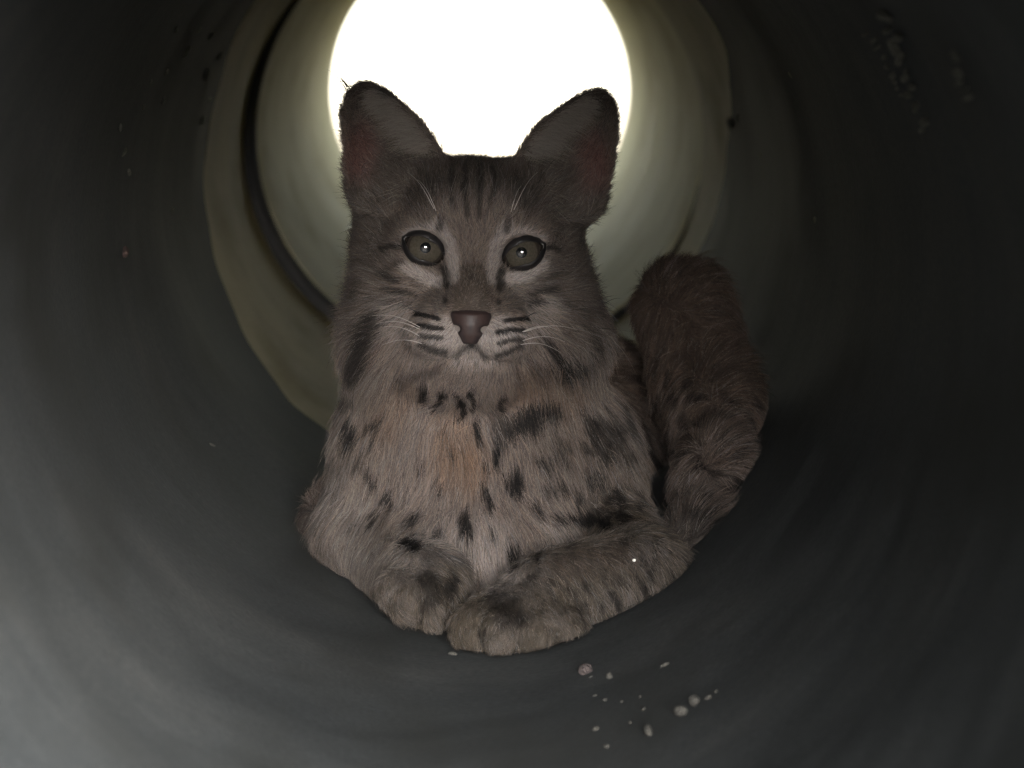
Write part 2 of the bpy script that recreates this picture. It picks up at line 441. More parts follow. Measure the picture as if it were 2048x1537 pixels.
def post_body(d, ax):
    c0 = H(-50, -60, -75); c1 = H(50, 40, 25)
    i0 = [int(np.searchsorted(ax[i], min(c0[i], c1[i]))) for i in range(3)]; i1 = [int(np.searchsorted(ax[i], max(c0[i], c1[i]))) for i in range(3)]
    G = np.stack(np.meshgrid(*[ax[i][i0[i]:i1[i]] for i in range(3)], indexing='ij'), -1)
    sl = tuple(slice(a, b) for a, b in zip(i0, i1))
    d[sl] = carve(G, d[sl])
    # creases between the toes
    gx = [int(np.searchsorted(ax[0], -.06)), int(np.searchsorted(ax[0], .09))]; gy = [0, int(np.searchsorted(ax[1], .08))]; gz = [0, int(np.searchsorted(ax[2], -.15))]
    sl = (slice(*gx), slice(*gy), slice(*gz))
    G = np.stack(np.meshgrid(ax[0][sl[0]], ax[1][sl[1]], ax[2][sl[2]], indexing='ij'), -1)
    for a, b in ((P(962, 1245, -.018), P(970, 1322, -.022)), (P(1038, 1265, -.03), P(1036, 1335, -.034)), (P(1106, 1255, -.026), P(1102, 1330, -.03)), (P(845, 1205, .042), P(842, 1265, .040)), (P(890, 1205, .046), P(888, 1265, .044))):
        ba = b-a; t_ = np.clip(((G-a)@ba)/(ba@ba), 0, 1); e_ = G-a-t_[..., None]*ba
        e_[..., 1] *= .35
        d[sl] = np.maximum(d[sl], .0026-np.sqrt((e_**2).sum(-1)))
    # keep off the pipe wall
    rr = np.sqrt(ax[0][:, None]**2+ax[2][None]**2)-(RP-.0035)
    d[:] = np.maximum(d, rr[:, None, :])
BV, BQ = mesh_field((-.16, -.06, -.235), (.235, .64, .165), .0021, post=post_body)

# relax the voxel steps a little
e01 = np.concatenate([BQ[:, [0, 1]], BQ[:, [1, 2]], BQ[:, [2, 3]], BQ[:, [3, 0]]])
deg = np.bincount(e01.ravel(), minlength=len(BV)).astype(float)
def relax(X, n, lam=.5):
    for _ in range(n):
        Sx = np.stack([np.bincount(e01[:, 0], X[e01[:, 1], i], len(X))+np.bincount(e01[:, 1], X[e01[:, 0], i], len(X)) for i in range(X.shape[1])], -1)
        X = X+lam*(Sx/np.maximum(deg, 1)[:, None]-X)
    return X
BV = relax(BV, 3)
fn_ = np.cross(BV[BQ[:, 2]]-BV[BQ[:, 0]], BV[BQ[:, 3]]-BV[BQ[:, 1]])
VN = np.zeros_like(BV)
for i in range(4): VN += np.stack([np.bincount(BQ[:, i], fn_[:, c], len(BV)) for c in range(3)], -1)
VN /= np.linalg.norm(VN, axis=1, keepdims=True)+1e-12

# ------------------------------------------------------------------ coat: regions, colours, flow
def region(p):
    """soft membership of each region at points"""
    names = ['head', 'ear', 'neck', 'chest', 'trunk', 'haunch', 'arm', 'paw']
    D = np.stack([field(p, [n]) for n in names], -1)
    Wt = np.exp(-np.clip(D-D.min(1, keepdims=True), 0, .1)/.006)
    return names, Wt/Wt.sum(1, keepdims=True)
def sstep(x, a, b):
    t = np.clip((x-a)/(b-a), 0, 1); return t*t*(3-2*t)
def seg_d(q, pts):
    d = np.full(len(q), 1e9)
    pts = np.array(pts, float)
    if len(pts) == 1: return np.hypot(*(q-pts[0]).T)
    for a, b in zip(pts[:-1], pts[1:]):
        e = b-a; t = np.clip(((q-a)@e)/(e@e), 0, 1)
        d = np.minimum(d, np.hypot(*(q-a-t[:, None]*e).T))
    return d
C_TAN, C_GREY, C_WHITE = (.35, .295, .255), (.32, .29, .265), (.72, .67, .635)
C_DARK, C_RUF, C_BROWN, C_PINK = (.022, .021, .021), (.42, .27, .17), (.175, .145, .12), (.41, .35, .315)
# coat marks, traced on the animal facing us: (colour, strength, half width, softness, points)
MARKS = [
 # pale areas
 (C_TAN, .8, 28, 25, [(945, 470), (945, 560)]), (C_BROWN, .9, 36, 20, [(943, 560), (943, 612)]),
 (C_PINK, .55, 30, 40, [(900, 410), (915, 480)]), (C_PINK, .55, 30, 40, [(990, 410), (975, 480)]),
 (C_WHITE, .9, 13, 12, [(874, 446), (895, 478), (906, 520), (904, 552)]), (C_WHITE, .9, 13, 12, [(1016, 448), (998, 482), (987, 522), (990, 555)]),
 (C_WHITE, .7, 9, 10, [(812, 466), (845, 456), (876, 456)]), (C_WHITE, .7, 9, 10, [(1018, 460), (1052, 460), (1084, 474)]),
 (C_WHITE, .95, 12, 8, [(812, 534), (845, 556), (876, 563)]), (C_WHITE, .95, 12, 8, [(1020, 556), (1052, 552), (1088, 530)]),
 (C_WHITE, .95, 22, 22, [(882, 655), (905, 680)]), (C_WHITE, .95, 22, 22, [(1003, 655), (980, 680)]),
 (C_WHITE, .8, 30, 20, [(850, 690), (915, 700)]), (C_WHITE, .8, 30, 20, [(965, 700), (1035, 688)]),
 (C_WHITE, 1, 26, 22, [(925, 735), (955, 738)]),
 (C_PINK, .8, 45, 45, [(780, 690), (830, 745)]), (C_PINK, .8, 40, 45, [(1085, 705), (1040, 745)]),
 (C_WHITE, .45, 25, 30, [(770, 620), (795, 660)]), (C_WHITE, .45, 25, 30, [(1100, 620), (1080, 655)]),
 # chest ground
 (C_PINK, .85, 130, 110, [(930, 860), (930, 1060)]), (C_PINK, .5, 110, 90, [(760, 1040), (1150, 1060)]),
 (C_WHITE, .15, 40, 40, [(680, 1020), (740, 1120)]), (C_WHITE, .45, 24, 24, [(1120, 1075), (1260, 1080)]), (C_WHITE, .55, 40, 40, [(980, 1080), (1000, 1150)]),
 (C_WHITE, .4, 40, 40, [(900, 1090), (820, 1110)]),
 (C_RUF, .5, 38, 52, [(905, 935), (935, 955)]), (C_RUF, .35, 40, 50, [(1050, 790), (1130, 800)]), (C_RUF, .35, 35, 40, [(895, 870), (935, 900)]),
 (C_RUF, .3, 30, 40, [(800, 800), (760, 870)]),
 # dark: face
 (C_DARK, .8, 7, 9, [(886, 535), (893, 550), (891, 572)]), (C_DARK, .8, 7, 9, [(1006, 541), (1000, 554), (1001, 575)]),
 (C_DARK, .8, 5, 6, [(810, 492), (785, 490), (760, 500)]), (C_DARK, .8, 5, 6, [(1085, 494), (1105, 492), (1120, 500)]),
 (C_DARK, .75, 8, 8, [(881, 438), (880, 455)]), (C_DARK, .75, 8, 8, [(1016, 440), (1015, 458)]),
 (C_DARK, .8, 6, 5, [(891, 602)]), (C_DARK, .8, 6, 5, [(998, 604)]),
 (C_DARK, .5, 5, 6, [(942, 552)]),
 (C_DARK, .65, 5, 7, [(905, 335), (900, 370), (908, 410)]), (C_DARK, .65, 5, 7, [(932, 330), (928, 375), (935, 430)]),
 (C_DARK, .65, 5, 7, [(958, 330), (962, 375), (958, 430)]), (C_DARK, .65, 5, 7, [(985, 335), (990, 372), (980, 415)]),
 (C_DARK, .45, 22, 30, [(830, 400), (860, 380)]), (C_DARK, .45, 22, 30, [(1060, 400), (1035, 380)]),
 (C_DARK, .35, 40, 60, [(880, 340), (1010, 340)]),
 (C_DARK, .95, 5, 4, [(830, 628), (874, 637)]), (C_DARK, .95, 5.5, 4, [(834, 653), (882, 658)]), (C_DARK, .85, 5, 4, [(840, 673), (882, 679)]),
 (C_DARK, .75, 6, 6, [(842, 690), (862, 702), (888, 708)]),
 (C_DARK, .95, 5, 4, [(1012, 643), (1055, 637)]), (C_DARK, .95, 5.5, 4, [(998, 665), (1048, 662)]), (C_DARK, .85, 5, 4, [(1000, 686), (1045, 680)]),
 (C_DARK, .75, 6, 6, [(995, 712), (1020, 706), (1042, 692)]),
 (C_DARK, .8, 5, 6, [(941, 676), (941, 694)]), (C_DARK, .6, 5, 10, [(938, 694), (922, 702), (908, 716)]), (C_DARK, .6, 5, 10, [(944, 694), (960, 702), (972, 718)]),
 (C_DARK, .75, 6, 8, [(790, 562), (765, 548)]), (C_DARK, .8, 6, 8, [(820, 592), (780, 580)]), (C_DARK, .7, 5, 8, [(805, 612), (775, 602)]),
 (C_DARK, .75, 6, 8, [(1068, 592), (1112, 576)]), (C_DARK, .8, 7, 8, [(1066, 614), (1090, 604)]),
 (C_DARK, .5, 6, 9, [(800, 522), (768, 545)]), (C_DARK, .5, 6, 9, [(1092, 560), (1125, 545)]), (C_DARK, .45, 7, 10, [(765, 590), (745, 625)]), (C_DARK, .45, 7, 10, [(1125, 590), (1145, 625)]), (C_DARK, .4, 9, 14, [(1170, 620), (1180, 680)]), (C_DARK, .4, 9, 14, [(715, 560), (705, 620)]),
 # ruff and throat
 (C_DARK, .85, 17, 20, [(745, 640), (728, 690), (708, 750)]), (C_DARK, .9, 9, 12, [(1100, 690), (1112, 715)]), (C_DARK, .9, 10, 12, [(1120, 738), (1165, 732)]),
 (C_DARK, .55, 16, 22, [(1075, 745), (1130, 742)]),
 (C_DARK, .55, 10, 16, [(800, 768), (845, 750), (868, 742)]), (C_DARK, .4, 14, 18, [(1000, 762), (1030, 755)]), (C_PINK, .6, 26, 30, [(880, 772), (1000, 775)]),
 (C_DARK, .8, 5, 6, [(845, 785), (840, 808)]), (C_DARK, .9, 6, 6, [(885, 790), (872, 815), (866, 828)]),
 (C_DARK, .95, 6, 5, [(912, 790), (922, 815), (918, 845), (910, 855)]), (C_DARK, .9, 5, 6, [(944, 785), (944, 818)]),
 (C_DARK, .7, 6, 6, [(1008, 800), (998, 820)]),
 (C_DARK, .85, 14, 18, [(1032, 870), (1060, 850), (1105, 826)]), (C_DARK, .45, 16, 26, [(1010, 880), (1000, 850)]),
 # chest spots
 (C_DARK, .75, 12, 16, [(692, 868), (705, 888)]), (C_DARK, .6, 8, 12, [(740, 860), (755, 850)]), (C_DARK, .6, 8, 12, [(735, 902)]),
 (C_DARK, .7, 7, 9, [(960, 868), (957, 892)]), (C_DARK, .85, 5, 6, [(1003, 902), (990, 940)]), (C_DARK, .7, 6, 8, [(969, 944)]),
 (C_DARK, .65, 9, 11, [(840, 948)]), (C_DARK, .75, 11, 13, [(772, 1005)]), (C_DARK, .8, 12, 14, [(1035, 958), (1030, 985)]),
 (C_DARK, .6, 9, 12, [(1105, 990), (1130, 985)]), (C_DARK, .65, 9, 12, [(1185, 976), (1200, 970)]), (C_DARK, .65, 7, 9, [(972, 992), (980, 1022)]),
 (C_DARK, .5, 9, 12, [(880, 986)]), (C_DARK, .9, 12, 12, [(932, 1045), (932, 1068)]), (C_DARK, .85, 8, 9, [(986, 1072)]),
 (C_DARK, .75, 12, 13, [(822, 1042)]), (C_DARK, .75, 14, 14, [(815, 1088), (830, 1095)]), (C_DARK, .85, 11, 12, [(1026, 1105), (1020, 1130)]),
 (C_DARK, .75, 8, 9, [(1120, 1048), (1150, 1042), (1215, 1052)]), (C_DARK, .6, 12, 14, [(690, 1045), (705, 1055)]), (C_DARK, .6, 18, 22, [(635, 1000), (640, 1050)]), (C_DARK, .45, 26, 30, [(660, 950), (650, 1010)]), (C_GREY, .6, 50, 50, [(650, 980), (720, 1120)]),
 (C_DARK, .5, 10, 14, [(1120, 900), (1135, 895)]), (C_DARK, .5, 10, 14, [(1120, 930)]), (C_DARK, .5, 12, 14, [(1240, 1000), (1250, 1030)]),
 (C_DARK, .5, 14, 20, [(670, 790), (690, 800)]), (C_DARK, .45, 12, 16, [(1180, 850), (1190, 880)]), (C_DARK, .45, 12, 16, [(1215, 910)]),
 (C_DARK, .6, 9, 10, [(905, 920)]), (C_DARK, .6, 9, 10, [(1085, 930), (1095, 940)]), (C_DARK, .6, 9, 10, [(1155, 1010), (1165, 1005)]), (C_DARK, .6, 8, 10, [(735, 950), (742, 962)]), (C_DARK, .6, 8, 10, [(870, 1070)]), (C_DARK, .6, 8, 10, [(1080, 1020), (1085, 1030)]), (C_DARK, .55, 8, 10, [(715, 930)]), (C_DARK, .6, 9, 10, [(740, 1050)]),
 # paws: shade of the toe gaps painted as thin dark lines, then coat patches
 (C_DARK, .7, 4, 6, [(962, 1262), (970, 1312)]), (C_DARK, .55, 3, 6, [(1106, 1265), (1102, 1315)]), (C_DARK, .5, 3, 6, [(1038, 1285), (1036, 1322)]), (C_DARK, .6, 4, 8, [(1160, 1215), (1172, 1270)]), (C_DARK, .55, 3, 6, [(845, 1215), (842, 1255)]),
 (C_DARK, .75, 30, 34, [(1000, 1200), (1025, 1235)]), (C_DARK, .7, 24, 28, [(862, 1165), (862, 1200)]), (C_DARK, .8, 12, 14, [(905, 1165), (900, 1190)]),
 (C_DARK, .5, 8, 10, [(1075, 1150), (1050, 1165)]), (C_BROWN, .7, 30, 30, [(1130, 1140), (1240, 1110)]), (C_DARK, .5, 12, 14, [(860, 1120), (940, 1118)]),
]
def mixc(c, k, m):
    return c*(1-m[:, None])+np.array(k)*m[:, None]
def coat(p, nrm):
    names, Wt = region(p); W_ = dict(zip(names, Wt.T))
    q = toH(p); uv = proj(p)
    c = np.tile(np.array(C_TAN), (len(p), 1))
    n1 = noise3(p, 90, 21, 3); n2 = noise3(p, 240, 22, 2); n3 = noise3(p*[1, 1, .55], 170, 23, 2)
    c = mixc(c, C_GREY, np.clip(.4+.35*n1, 0, 1))
    back = W_['trunk']+W_['haunch']
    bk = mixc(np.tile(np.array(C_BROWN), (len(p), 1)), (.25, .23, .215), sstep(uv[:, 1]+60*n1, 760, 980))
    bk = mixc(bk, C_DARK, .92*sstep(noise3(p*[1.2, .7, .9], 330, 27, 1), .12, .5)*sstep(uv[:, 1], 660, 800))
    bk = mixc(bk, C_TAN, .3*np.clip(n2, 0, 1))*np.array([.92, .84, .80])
    bk = mixc(bk, (.06, .056, .052), .8*sstep(uv[:, 1]+30*n1, 985, 1070))     # shade on the lower hind leg, put into the coat colour
    legs = W_['arm']+W_['paw']
    lg = mixc(np.tile(np.array((.16, .138, .108)), (len(p), 1)), C_GREY, np.clip(.35+.35*n1, 0, 1))
    lg = mixc(lg, C_DARK, .85*sstep(noise3(p*[1.3, .8, .8], 470, 24, 1), .1, .55)*np.clip(W_['arm']*1.3, 0, 1))
    lg = mixc(lg, (.10, .085, .062), .6*sstep(noise3(p, 330, 26, 2), .1, .7)*W_['paw'])
    
    # face: greyer on the crown, dark flecks on the sides of the neck
    c = mixc(c, (.21, .19, .165), sstep(q[:, 2], 18, 46)*np.clip(W_['head'], 0, 1)*.85)
    c = mixc(c, (.2, .18, .16), sstep(np.abs(q[:, 0]), 38, 62)*sstep(q[:, 2], -80, 0)*.75)
    side = sstep(np.abs(uv[:, 0]-945), 190, 270)*sstep(uv[:, 1], 540, 640)
    c = mixc(c, C_DARK, side*.7*sstep(noise3(p*[1, 1, .6], 150, 25, 2), .0, .6))
    fl = sstep(noise3(p*[1.3, .8, .8], 420, 28, 1), .35, .7)*sstep(np.abs(uv[:, 0]-950), 120, 230)*sstep(uv[:, 1], 800, 900)
    c = mixc(c, C_DARK, fl*.75)
    front = sstep(-nrm[:, 1], -.45, .05)*(p[:, 1] < .34)*(1-back)
    legs_ = legs
    c = mixc(c, (0, 0, 0), 0*n1)*1.0
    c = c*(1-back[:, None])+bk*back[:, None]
    c = c*(1-legs_[:, None])+lg*legs_[:, None]
    wob = np.stack([6*noise3(p, 260, 31, 2), 6*noise3(p, 260, 32, 2)], -1)
    uw = uv+wob*np.where((uv[:, 1] > 720)[:, None], 1.3, .35)
    for kcol, st, hw, sf, pts in MARKS:
        if kcol is C_DARK and 780 < pts[0][1] < 1115: st = min(.97, st*1.5); hw = hw*1.15; sf = sf*.9
        pts_ = np.array(pts, float)
        mnx = (uw[:, 0] > pts_[:, 0].min()-hw-sf) & (uw[:, 0] < pts_[:, 0].max()+hw+sf) & (uw[:, 1] > pts_[:, 1].min()-hw-sf) & (uw[:, 1] < pts_[:, 1].max()+hw+sf)
        ii = np.nonzero(mnx)[0]
        if not len(ii): continue
        mk = st*(1-sstep(seg_d(uw[ii], pts), max(hw-sf*.4, 0), hw+sf*.6))*front[ii]
        if pts_[:, 1].max() < 1110 and hw > 20: mk *= 1-legs_[ii]
        c[ii] = mixc(c[ii], kcol, mk)
    # ears
    er = W_['ear']*sstep(q[:, 2], 26, 44)
    inside = sstep(-nrm[:, 1], -.25, .2)
    ec = mixc(np.tile(np.array((.15, .13, .11)), (len(p), 1)), (.36, .31, .27), inside)
    for s, poly in ((-1, EAR_L), (1, EAR_R)):
        mk = (np.sign(q[:, 0]) == s)
        dd = np.hypot((q[:, 0]-s*70)/11, (q[:, 2]-52)/20)
        ec = mixc(ec, (.42, .22, .20), inside*mk*(1-sstep(dd, .3, 1.5))*.8)
        ec = mixc(ec, (.12, .105, .09), mk*sstep(q[:, 2], 76, 92)*.6)
        dp = np.hypot((q[:, 0]-s*74)/9, (q[:, 2]-24)/12)
        ec = mixc(ec, (.07, .06, .055), mk*(1-sstep(dp, .5, 1.2))*.8)
    c = c*(1-er[:, None])+ec*er[:, None]
    return np.clip(c*.44*np.array([1.05, 1.0, .985]), .004, .9), W_
NOSE_T = np.array([0, -44, -33.])
def flow(p, nrm, W_):
    """lie of the coat, its length (m) and how far it stands off"""
    q = toH(p)
    dh = (q-NOSE_T)@HR.T; dh /= np.linalg.norm(dh, axis=1, keepdims=True)+1e-9
    lowf = sstep(-q[:, 2], 18, 55)[:, None]; side = sstep(np.abs(q[:, 0]), 26, 50)[:, None]
    sx = np.sign(q[:, 0])[:, None]
    dh = dh+lowf*side*np.array([0, 0, -.75])+lowf*(1-side)*np.array([0, 0, -.7])+side*sx*np.array([.25, 0, 0])
    up = sstep(q[:, 2], 2, 30)[:, None]*(1-side)
    dh = dh+up*np.array([0, .2, .35])
    dn = np.stack([np.clip(p[:, 0]*7, -1, 1), -.25+0*p[:, 0], -1+0*p[:, 0]], -1)
    dk = np.stack([np.clip(p[:, 0]*9, -1, 1)*.9, -.1+0*p[:, 0], -1+0*p[:, 0]], -1)
    db = np.tile([.18, .1, -1.0], (len(p), 1))
    topb = sstep(nrm[:, 2], .3, .8)[:, None]
    db = db+topb*np.array([.45, .3, .9])
    da = np.tile([.35, -.35, -.8], (len(p), 1)); dp = np.tile([.05, -.75, -.65], (len(p), 1))
    de = np.where((q[:, 0] < 0)[:, None], np.array([-.75, -.1, .55]), np.array([.75, -.1, .55]))
    D = W_['head'][:, None]*dh+W_['neck'][:, None]*dk+W_['chest'][:, None]*dn+(W_['trunk']+W_['haunch'])[:, None]*db+W_['arm'][:, None]*da+W_['paw'][:, None]*dp+W_['ear'][:, None]*de
    rn = np.linalg.norm(q-NOSE_T, axis=1)
    Lh = 2.2+9.5*sstep(rn, 16, 80)+15*(lowf*side)[:, 0]*sstep(rn, 45, 90)+6*sstep(np.abs(q[:, 0]), 42, 60)*sstep(-q[:, 2], -12, 20)
    Lh = Lh*(1-.35*sstep(q[:, 2], 20, 45))
    for s in (-1, 1):
        de_ = np.linalg.norm((q-np.array(EYE_C[s]))*[1, .6, 1.1], axis=1); Lh = Lh*(.35+.65*sstep(de_, 13, 30))
    L = W_['head']*Lh+W_['neck']*19+W_['chest']*14+W_['trunk']*18+W_['haunch']*11+W_['arm']*11+W_['paw']*4.5+W_['ear']*(4.0+3*sstep(-q[:, 2], -55, -30))
    L = L+W_['haunch']*9*sstep(nrm[:, 2], .4, .9)
    lift = .22*W_['head']-.12*W_['haunch']+.4*W_['haunch']*sstep(nrm[:, 2], .4, .9)+.42*W_['neck']+.33*W_['chest']+.45*(W_['trunk']+W_['haunch'])+.38*W_['arm']+.38*W_['paw']+.42*W_['ear']
    lift = lift+W_['head']*.35*sstep(q[:, 2], 34, 50)+W_['head']*.22*(lowf*side)[:, 0]
    return D, L*MM, lift
vcol, vW = coat(BV, VN)
# darker skin tone under the fur
skin_at = vcol*.55

h_ = NT('fur')
ca = h_.n('ShaderNodeAttribute', attribute_name='col').outputs['Color']
h_.set(Base_Color=ca, Roughness=.62, Specular_IOR_Level=.25)
tr = h_.n('ShaderNodeBsdfTranslucent', {'Color': ca})
ms = h_.n('ShaderNodeMixShader', {0: .3, 1: h_.b.outputs[0], 2: tr.outputs[0]})
h_.t.links.new(ms.outputs[0], h_.out.inputs[0]); M_fur = h_.m
s_ = NT('short_pelt')
s_.set(Base_Color=s_.n('ShaderNodeAttribute', attribute_name='col').outputs['Color'], Roughness=.8, Specular_IOR_Level=.15); M_pelt = s_.m

root_xyz = P(960, 1300, .16); root_xyz = np.array([.01, .16, -RP+.004])
bob = bpy.data.objects.new('bobcat', None); col.objects.link(bob)
bob.empty_display_size = .1; bob.location = root_xyz; place(bob)
tag(bob, 'spotted grey-brown bobcat with tufted ears lying in the pipe, facing out with paws together', 'bobcat')
def child(o, parent=None):
    o.parent = parent or bob
    return o
LO = root_xyz
body = child(mesh_obj('body', BV-LO, BQ, M_pelt))
at = body.data.attributes.new('col', 'FLOAT_COLOR', 'POINT')
at.data.foreach_set('color', np.concatenate([skin_at, np.ones((len(BV), 1))], 1).astype(np.float32).ravel())

# ---- fur strands
def sample(nh):
    T = np.concatenate([BQ[:, [0, 1, 2]], BQ[:, [0, 2, 3]]])
    a, b, c = BV[T[:, 0]], BV[T[:, 1]], BV[T[:, 2]]
    cr = np.cross(b-a, c-a); ar = np.linalg.norm(cr, axis=1)/2
    cen = (a+b+c)/3; nn = cr/(2*ar[:, None]+1e-15)
    tv = CAM-cen; tv /= np.linalg.norm(tv, axis=1, keepdims=True)
    facing = (nn*tv).sum(1)
    wd = ar*np.where(facing > -.25, 1.0, .22)
    hw_ = (vW['head']+vW['ear']+.35*vW['paw'])[T].mean(1)
    wd *= 1+2.4*hw_
    wd *= np.where(cen[:, 1] > .3, .55, 1)
    cw = np.cumsum(wd); cw /= cw[-1]
    ti = np.searchsorted(cw, rng.random(nh))
    r1 = np.sqrt(rng.random(nh)); r2 = rng.random(nh)
    bw = np.stack([1-r1, r1*(1-r2), r1*r2], -1)
    p = (BV[T[ti]]*bw[..., None]).sum(1); n = (VN[T[ti]]*bw[..., None]).sum(1)
    return p, n/(np.linalg.norm(n, axis=1, keepdims=True)+1e-12)
def on_skin(q):
    """False where eyes, lids and nose leather are bare"""
    ok = np.ones(len(q), bool)
    for s in (-1, 1):
        e = q-np.array(EYE_C[s]); a = math.radians(23*s)
        ex = e[:, 0]*math.cos(a)+e[:, 2]*math.sin(a); ez = -e[:, 0]*math.sin(a)+e[:, 2]*math.cos(a)
        ok &= ~((ex/15.0)**2+(ez/11.4)**2+np.where(e[:, 1] < 8, 0, 9) < 1)
    nz = (np.abs(q[:, 0]) < np.interp(q[:, 2], [-49.5, -45.5, -37.5, -31.5, -30.5], [4.5, 6.5, 11.8, 12.5, 0])) & (q[:, 1] < -26) & (q[:, 2] > -49.5) & (q[:, 2] < -32.5)
    return ok & ~nz
NH = 430000
hp, hn = sample(NH)
keep = on_skin(toH(hp)) & (np.hypot(hp[:, 0], hp[:, 2]) < RP-.0065)
hp, hn = hp[keep], hn[keep]; NH = len(hp)
names_, Wt_ = region(hp); hW = dict(zip(names_, Wt_.T))
D, L, lift = flow(hp, hn, hW)
sd_ = lambda k, f: np.stack([noise3(hp, f, k+i, 2) for i in range(3)], -1)
D = D/(np.linalg.norm(D, axis=1, keepdims=True)+1e-9)
D = D+.22*sd_(50, 70)+.16*sd_(60, 200)+.32*rng.normal(size=(NH, 3))
D = D-(D*hn).sum(1, keepdims=True)*hn
D /= np.linalg.norm(D, axis=1, keepdims=True)+1e-9
lift = np.clip(lift*(1+.35*rng.normal(size=NH)), .05, 1.2)
L = L*np.clip(.85+.22*rng.normal(size=NH)+.15*noise3(hp, 130, 77, 2), .35, 1.6)
guard = rng.random(NH) < .05; L[guard] *= 1.3; lift[guard] *= 1.5
G0 = D*(1-.25*lift[:, None])+hn*lift[:, None]; G0 /= np.linalg.norm(G0, axis=1, keepdims=True)
NK = 5
t = np.linspace(0, 1, NK)
droop = np.where(hW['head'] > .5, .05, .22)[:, None]*np.array([0, 0, -1.])
bend = D*.35-hn*.25*lift[:, None]
pts = hp[:, None]+L[:, None, None]*(t[None, :, None]*G0[:, None]+(t**2)[None, :, None]*(bend+droop)[:, None]*.6)
# locks: hairs gather towards the middle of their cell
def clump(size, amt):
    global pts
    jit = hp+.35*size*np.stack([noise3(hp, 1.6/size, 80+i, 1) for i in range(3)], -1)
    cid = np.floor(jit/size).astype(np.int64); key = cid[:, 0]*73856093 ^ cid[:, 1]*19349663 ^ cid[:, 2]*83492791
    _, inv = np.unique(key, return_inverse=True); nb = np.bincount(inv)
    tipm = np.stack([np.bincount(inv, pts[:, -1, i])/nb for i in range(3)], -1)
    dv = tipm[inv]-pts[:, -1]
    pts = pts+(amt[:, None]*(t**1.6)[None])[..., None]*dv[:, None]
ck = .5*(hW['chest']+hW['neck'])+.45*(hW['trunk']+hW['haunch'])+.4*hW['arm']+.25*hW['head']+.2*hW['paw']
clump(.009, ck*.3); clump(.004, ck*.6)
# stay off the pipe wall
rr = np.hypot(pts[..., 0], pts[..., 2]); lim = RP-.0035
sc_ = np.minimum(1, lim/np.maximum(rr, 1e-6)); pts[..., 0] *= sc_; pts[..., 2] *= sc_
cp = hp+.62*(pts[:, -1]-hp)
# colour where the hair shows, not where it grows
hc, _ = coat(cp, hn)
hc *= np.clip(1+.3*rng.normal(size=NH), .35, 1.9)[:, None]
lite = (rng.random(NH) < .07) & (hc.sum(1) > .1); hc[lite] = hc[lite]*.5+np.array(C_WHITE)*.24
drk = rng.random(NH) < .06; hc[drk] *= .35
hc *= 1+.1*rng.normal(size=(NH, 1))*np.array([1, .5, 0])
hc = np.clip(hc, .003, .5)

def strands(name, pts, rad, colr, mat, parent):
    n, k, _ = pts.shape
    cu = bpy.data.hair_curves.new(name)
    cu.add_curves([k]*n)
    cu.attributes['position'].data.foreach_set('vector', (pts-LO).astype(np.float32).ravel())
    ra = cu.attributes.get('radius') or cu.attributes.new('radius', 'FLOAT', 'POINT')
    ra.data.foreach_set('value', rad.astype(np.float32).ravel())
    a = cu.attributes.new('col', 'FLOAT_COLOR', 'CURVE')
    a.data.foreach_set('color', np.concatenate([colr, np.ones((n, 1))], 1).astype(np.float32).ravel())
    cu.materials.append(mat)
    o = bpy.data.objects.new(name, cu); col.objects.link(o); o.parent = parent
    return o
taper = np.array([1, .95, .8, .5, .12])
wid = (.085+.05*np.clip(L/.02, 0, 1))*MM
fur = strands('fur', pts, wid[:, None]*taper[None], hc, M_fur, bob); fur['kind'] = 'stuff'

# ---- long hair inside the ears, and the ear tufts
def ear_hair():
    out = []; cl = []
    for s, poly in ((-1, EAR_L), (1, EAR_R)):
        n = 3600
        tt = rng.random(n)
        i = tt*4.2; k = i.astype(int)
        base = poly[k]*(1-(i-k))[:, None]+poly[k+1]*(i-k)[:, None]
        base = base+np.stack([s*(2+10*rng.random(n)**1.5), -2-9*rng.random(n)], -1)
        Lm = (9+20*rng.random(n)**1.3)*(1-.55*tt)
        q0 = np.stack([base[:, 0], 0*base[:, 0], base[:, 1]], -1)
        y0, _ = ear_y(q0, poly); q0[:, 1] = y0-2.5
        d = np.stack([s*(.9+.15*rng.normal(size=n)), -.45+.2*rng.normal(size=n), .25+.3*rng.normal(size=n)-.5*(tt < .3)], -1)
        d /= np.linalg.norm(d, axis=1, keepdims=True)
        tq = np.linspace(0, 1, NK)
        pp = q0[:, None]+Lm[:, None, None]*(tq[None, :, None]*d[:, None]+(tq**2)[None, :, None]*np.array([0, .25, -.22]))
        out.append(HO+pp.reshape(-1, 3)@HR.T*MM); cl.append(np.clip(np.array((.30, .27, .24))*(.75+.45*rng.random(n))[:, None], 0, 1))
    p = np.concatenate([o.reshape(-1, NK, 3) for o in out]); return p, np.concatenate(cl)
ep, ec_ = ear_hair()
o = strands('ear_hair', ep, np.full(len(ep), .12*MM)[:, None]*taper[None], ec_, M_fur, bob); o['kind'] = 'stuff'
tp = []
for (u0, v0, du, dv, L0) in ((700, 180, -34, -30, 1), (1194, 198, 14, -24, 1)):
    for i in range(16):
        a = P(u0+rng.normal()*4, v0+rng.normal()*3, HO[1]+.047); sc1 = (.35+.55*rng.random()) if i > 3 else 1.0+.15*i
        b = P(u0+du*sc1+rng.normal()*5, v0+dv*sc1+rng.normal()*4, HO[1]+.05)
        tp.append([a+(b-a)*s+np.array([0, 0, .002])*math.sin(s*3) for s in t])
tp = np.array(tp)
o = strands('ear_tuft', tp, np.full(len(tp), .15*MM)[:, None]*taper[None], np.full((len(tp), 3), .018), M_fur, bob); o['kind'] = 'stuff'

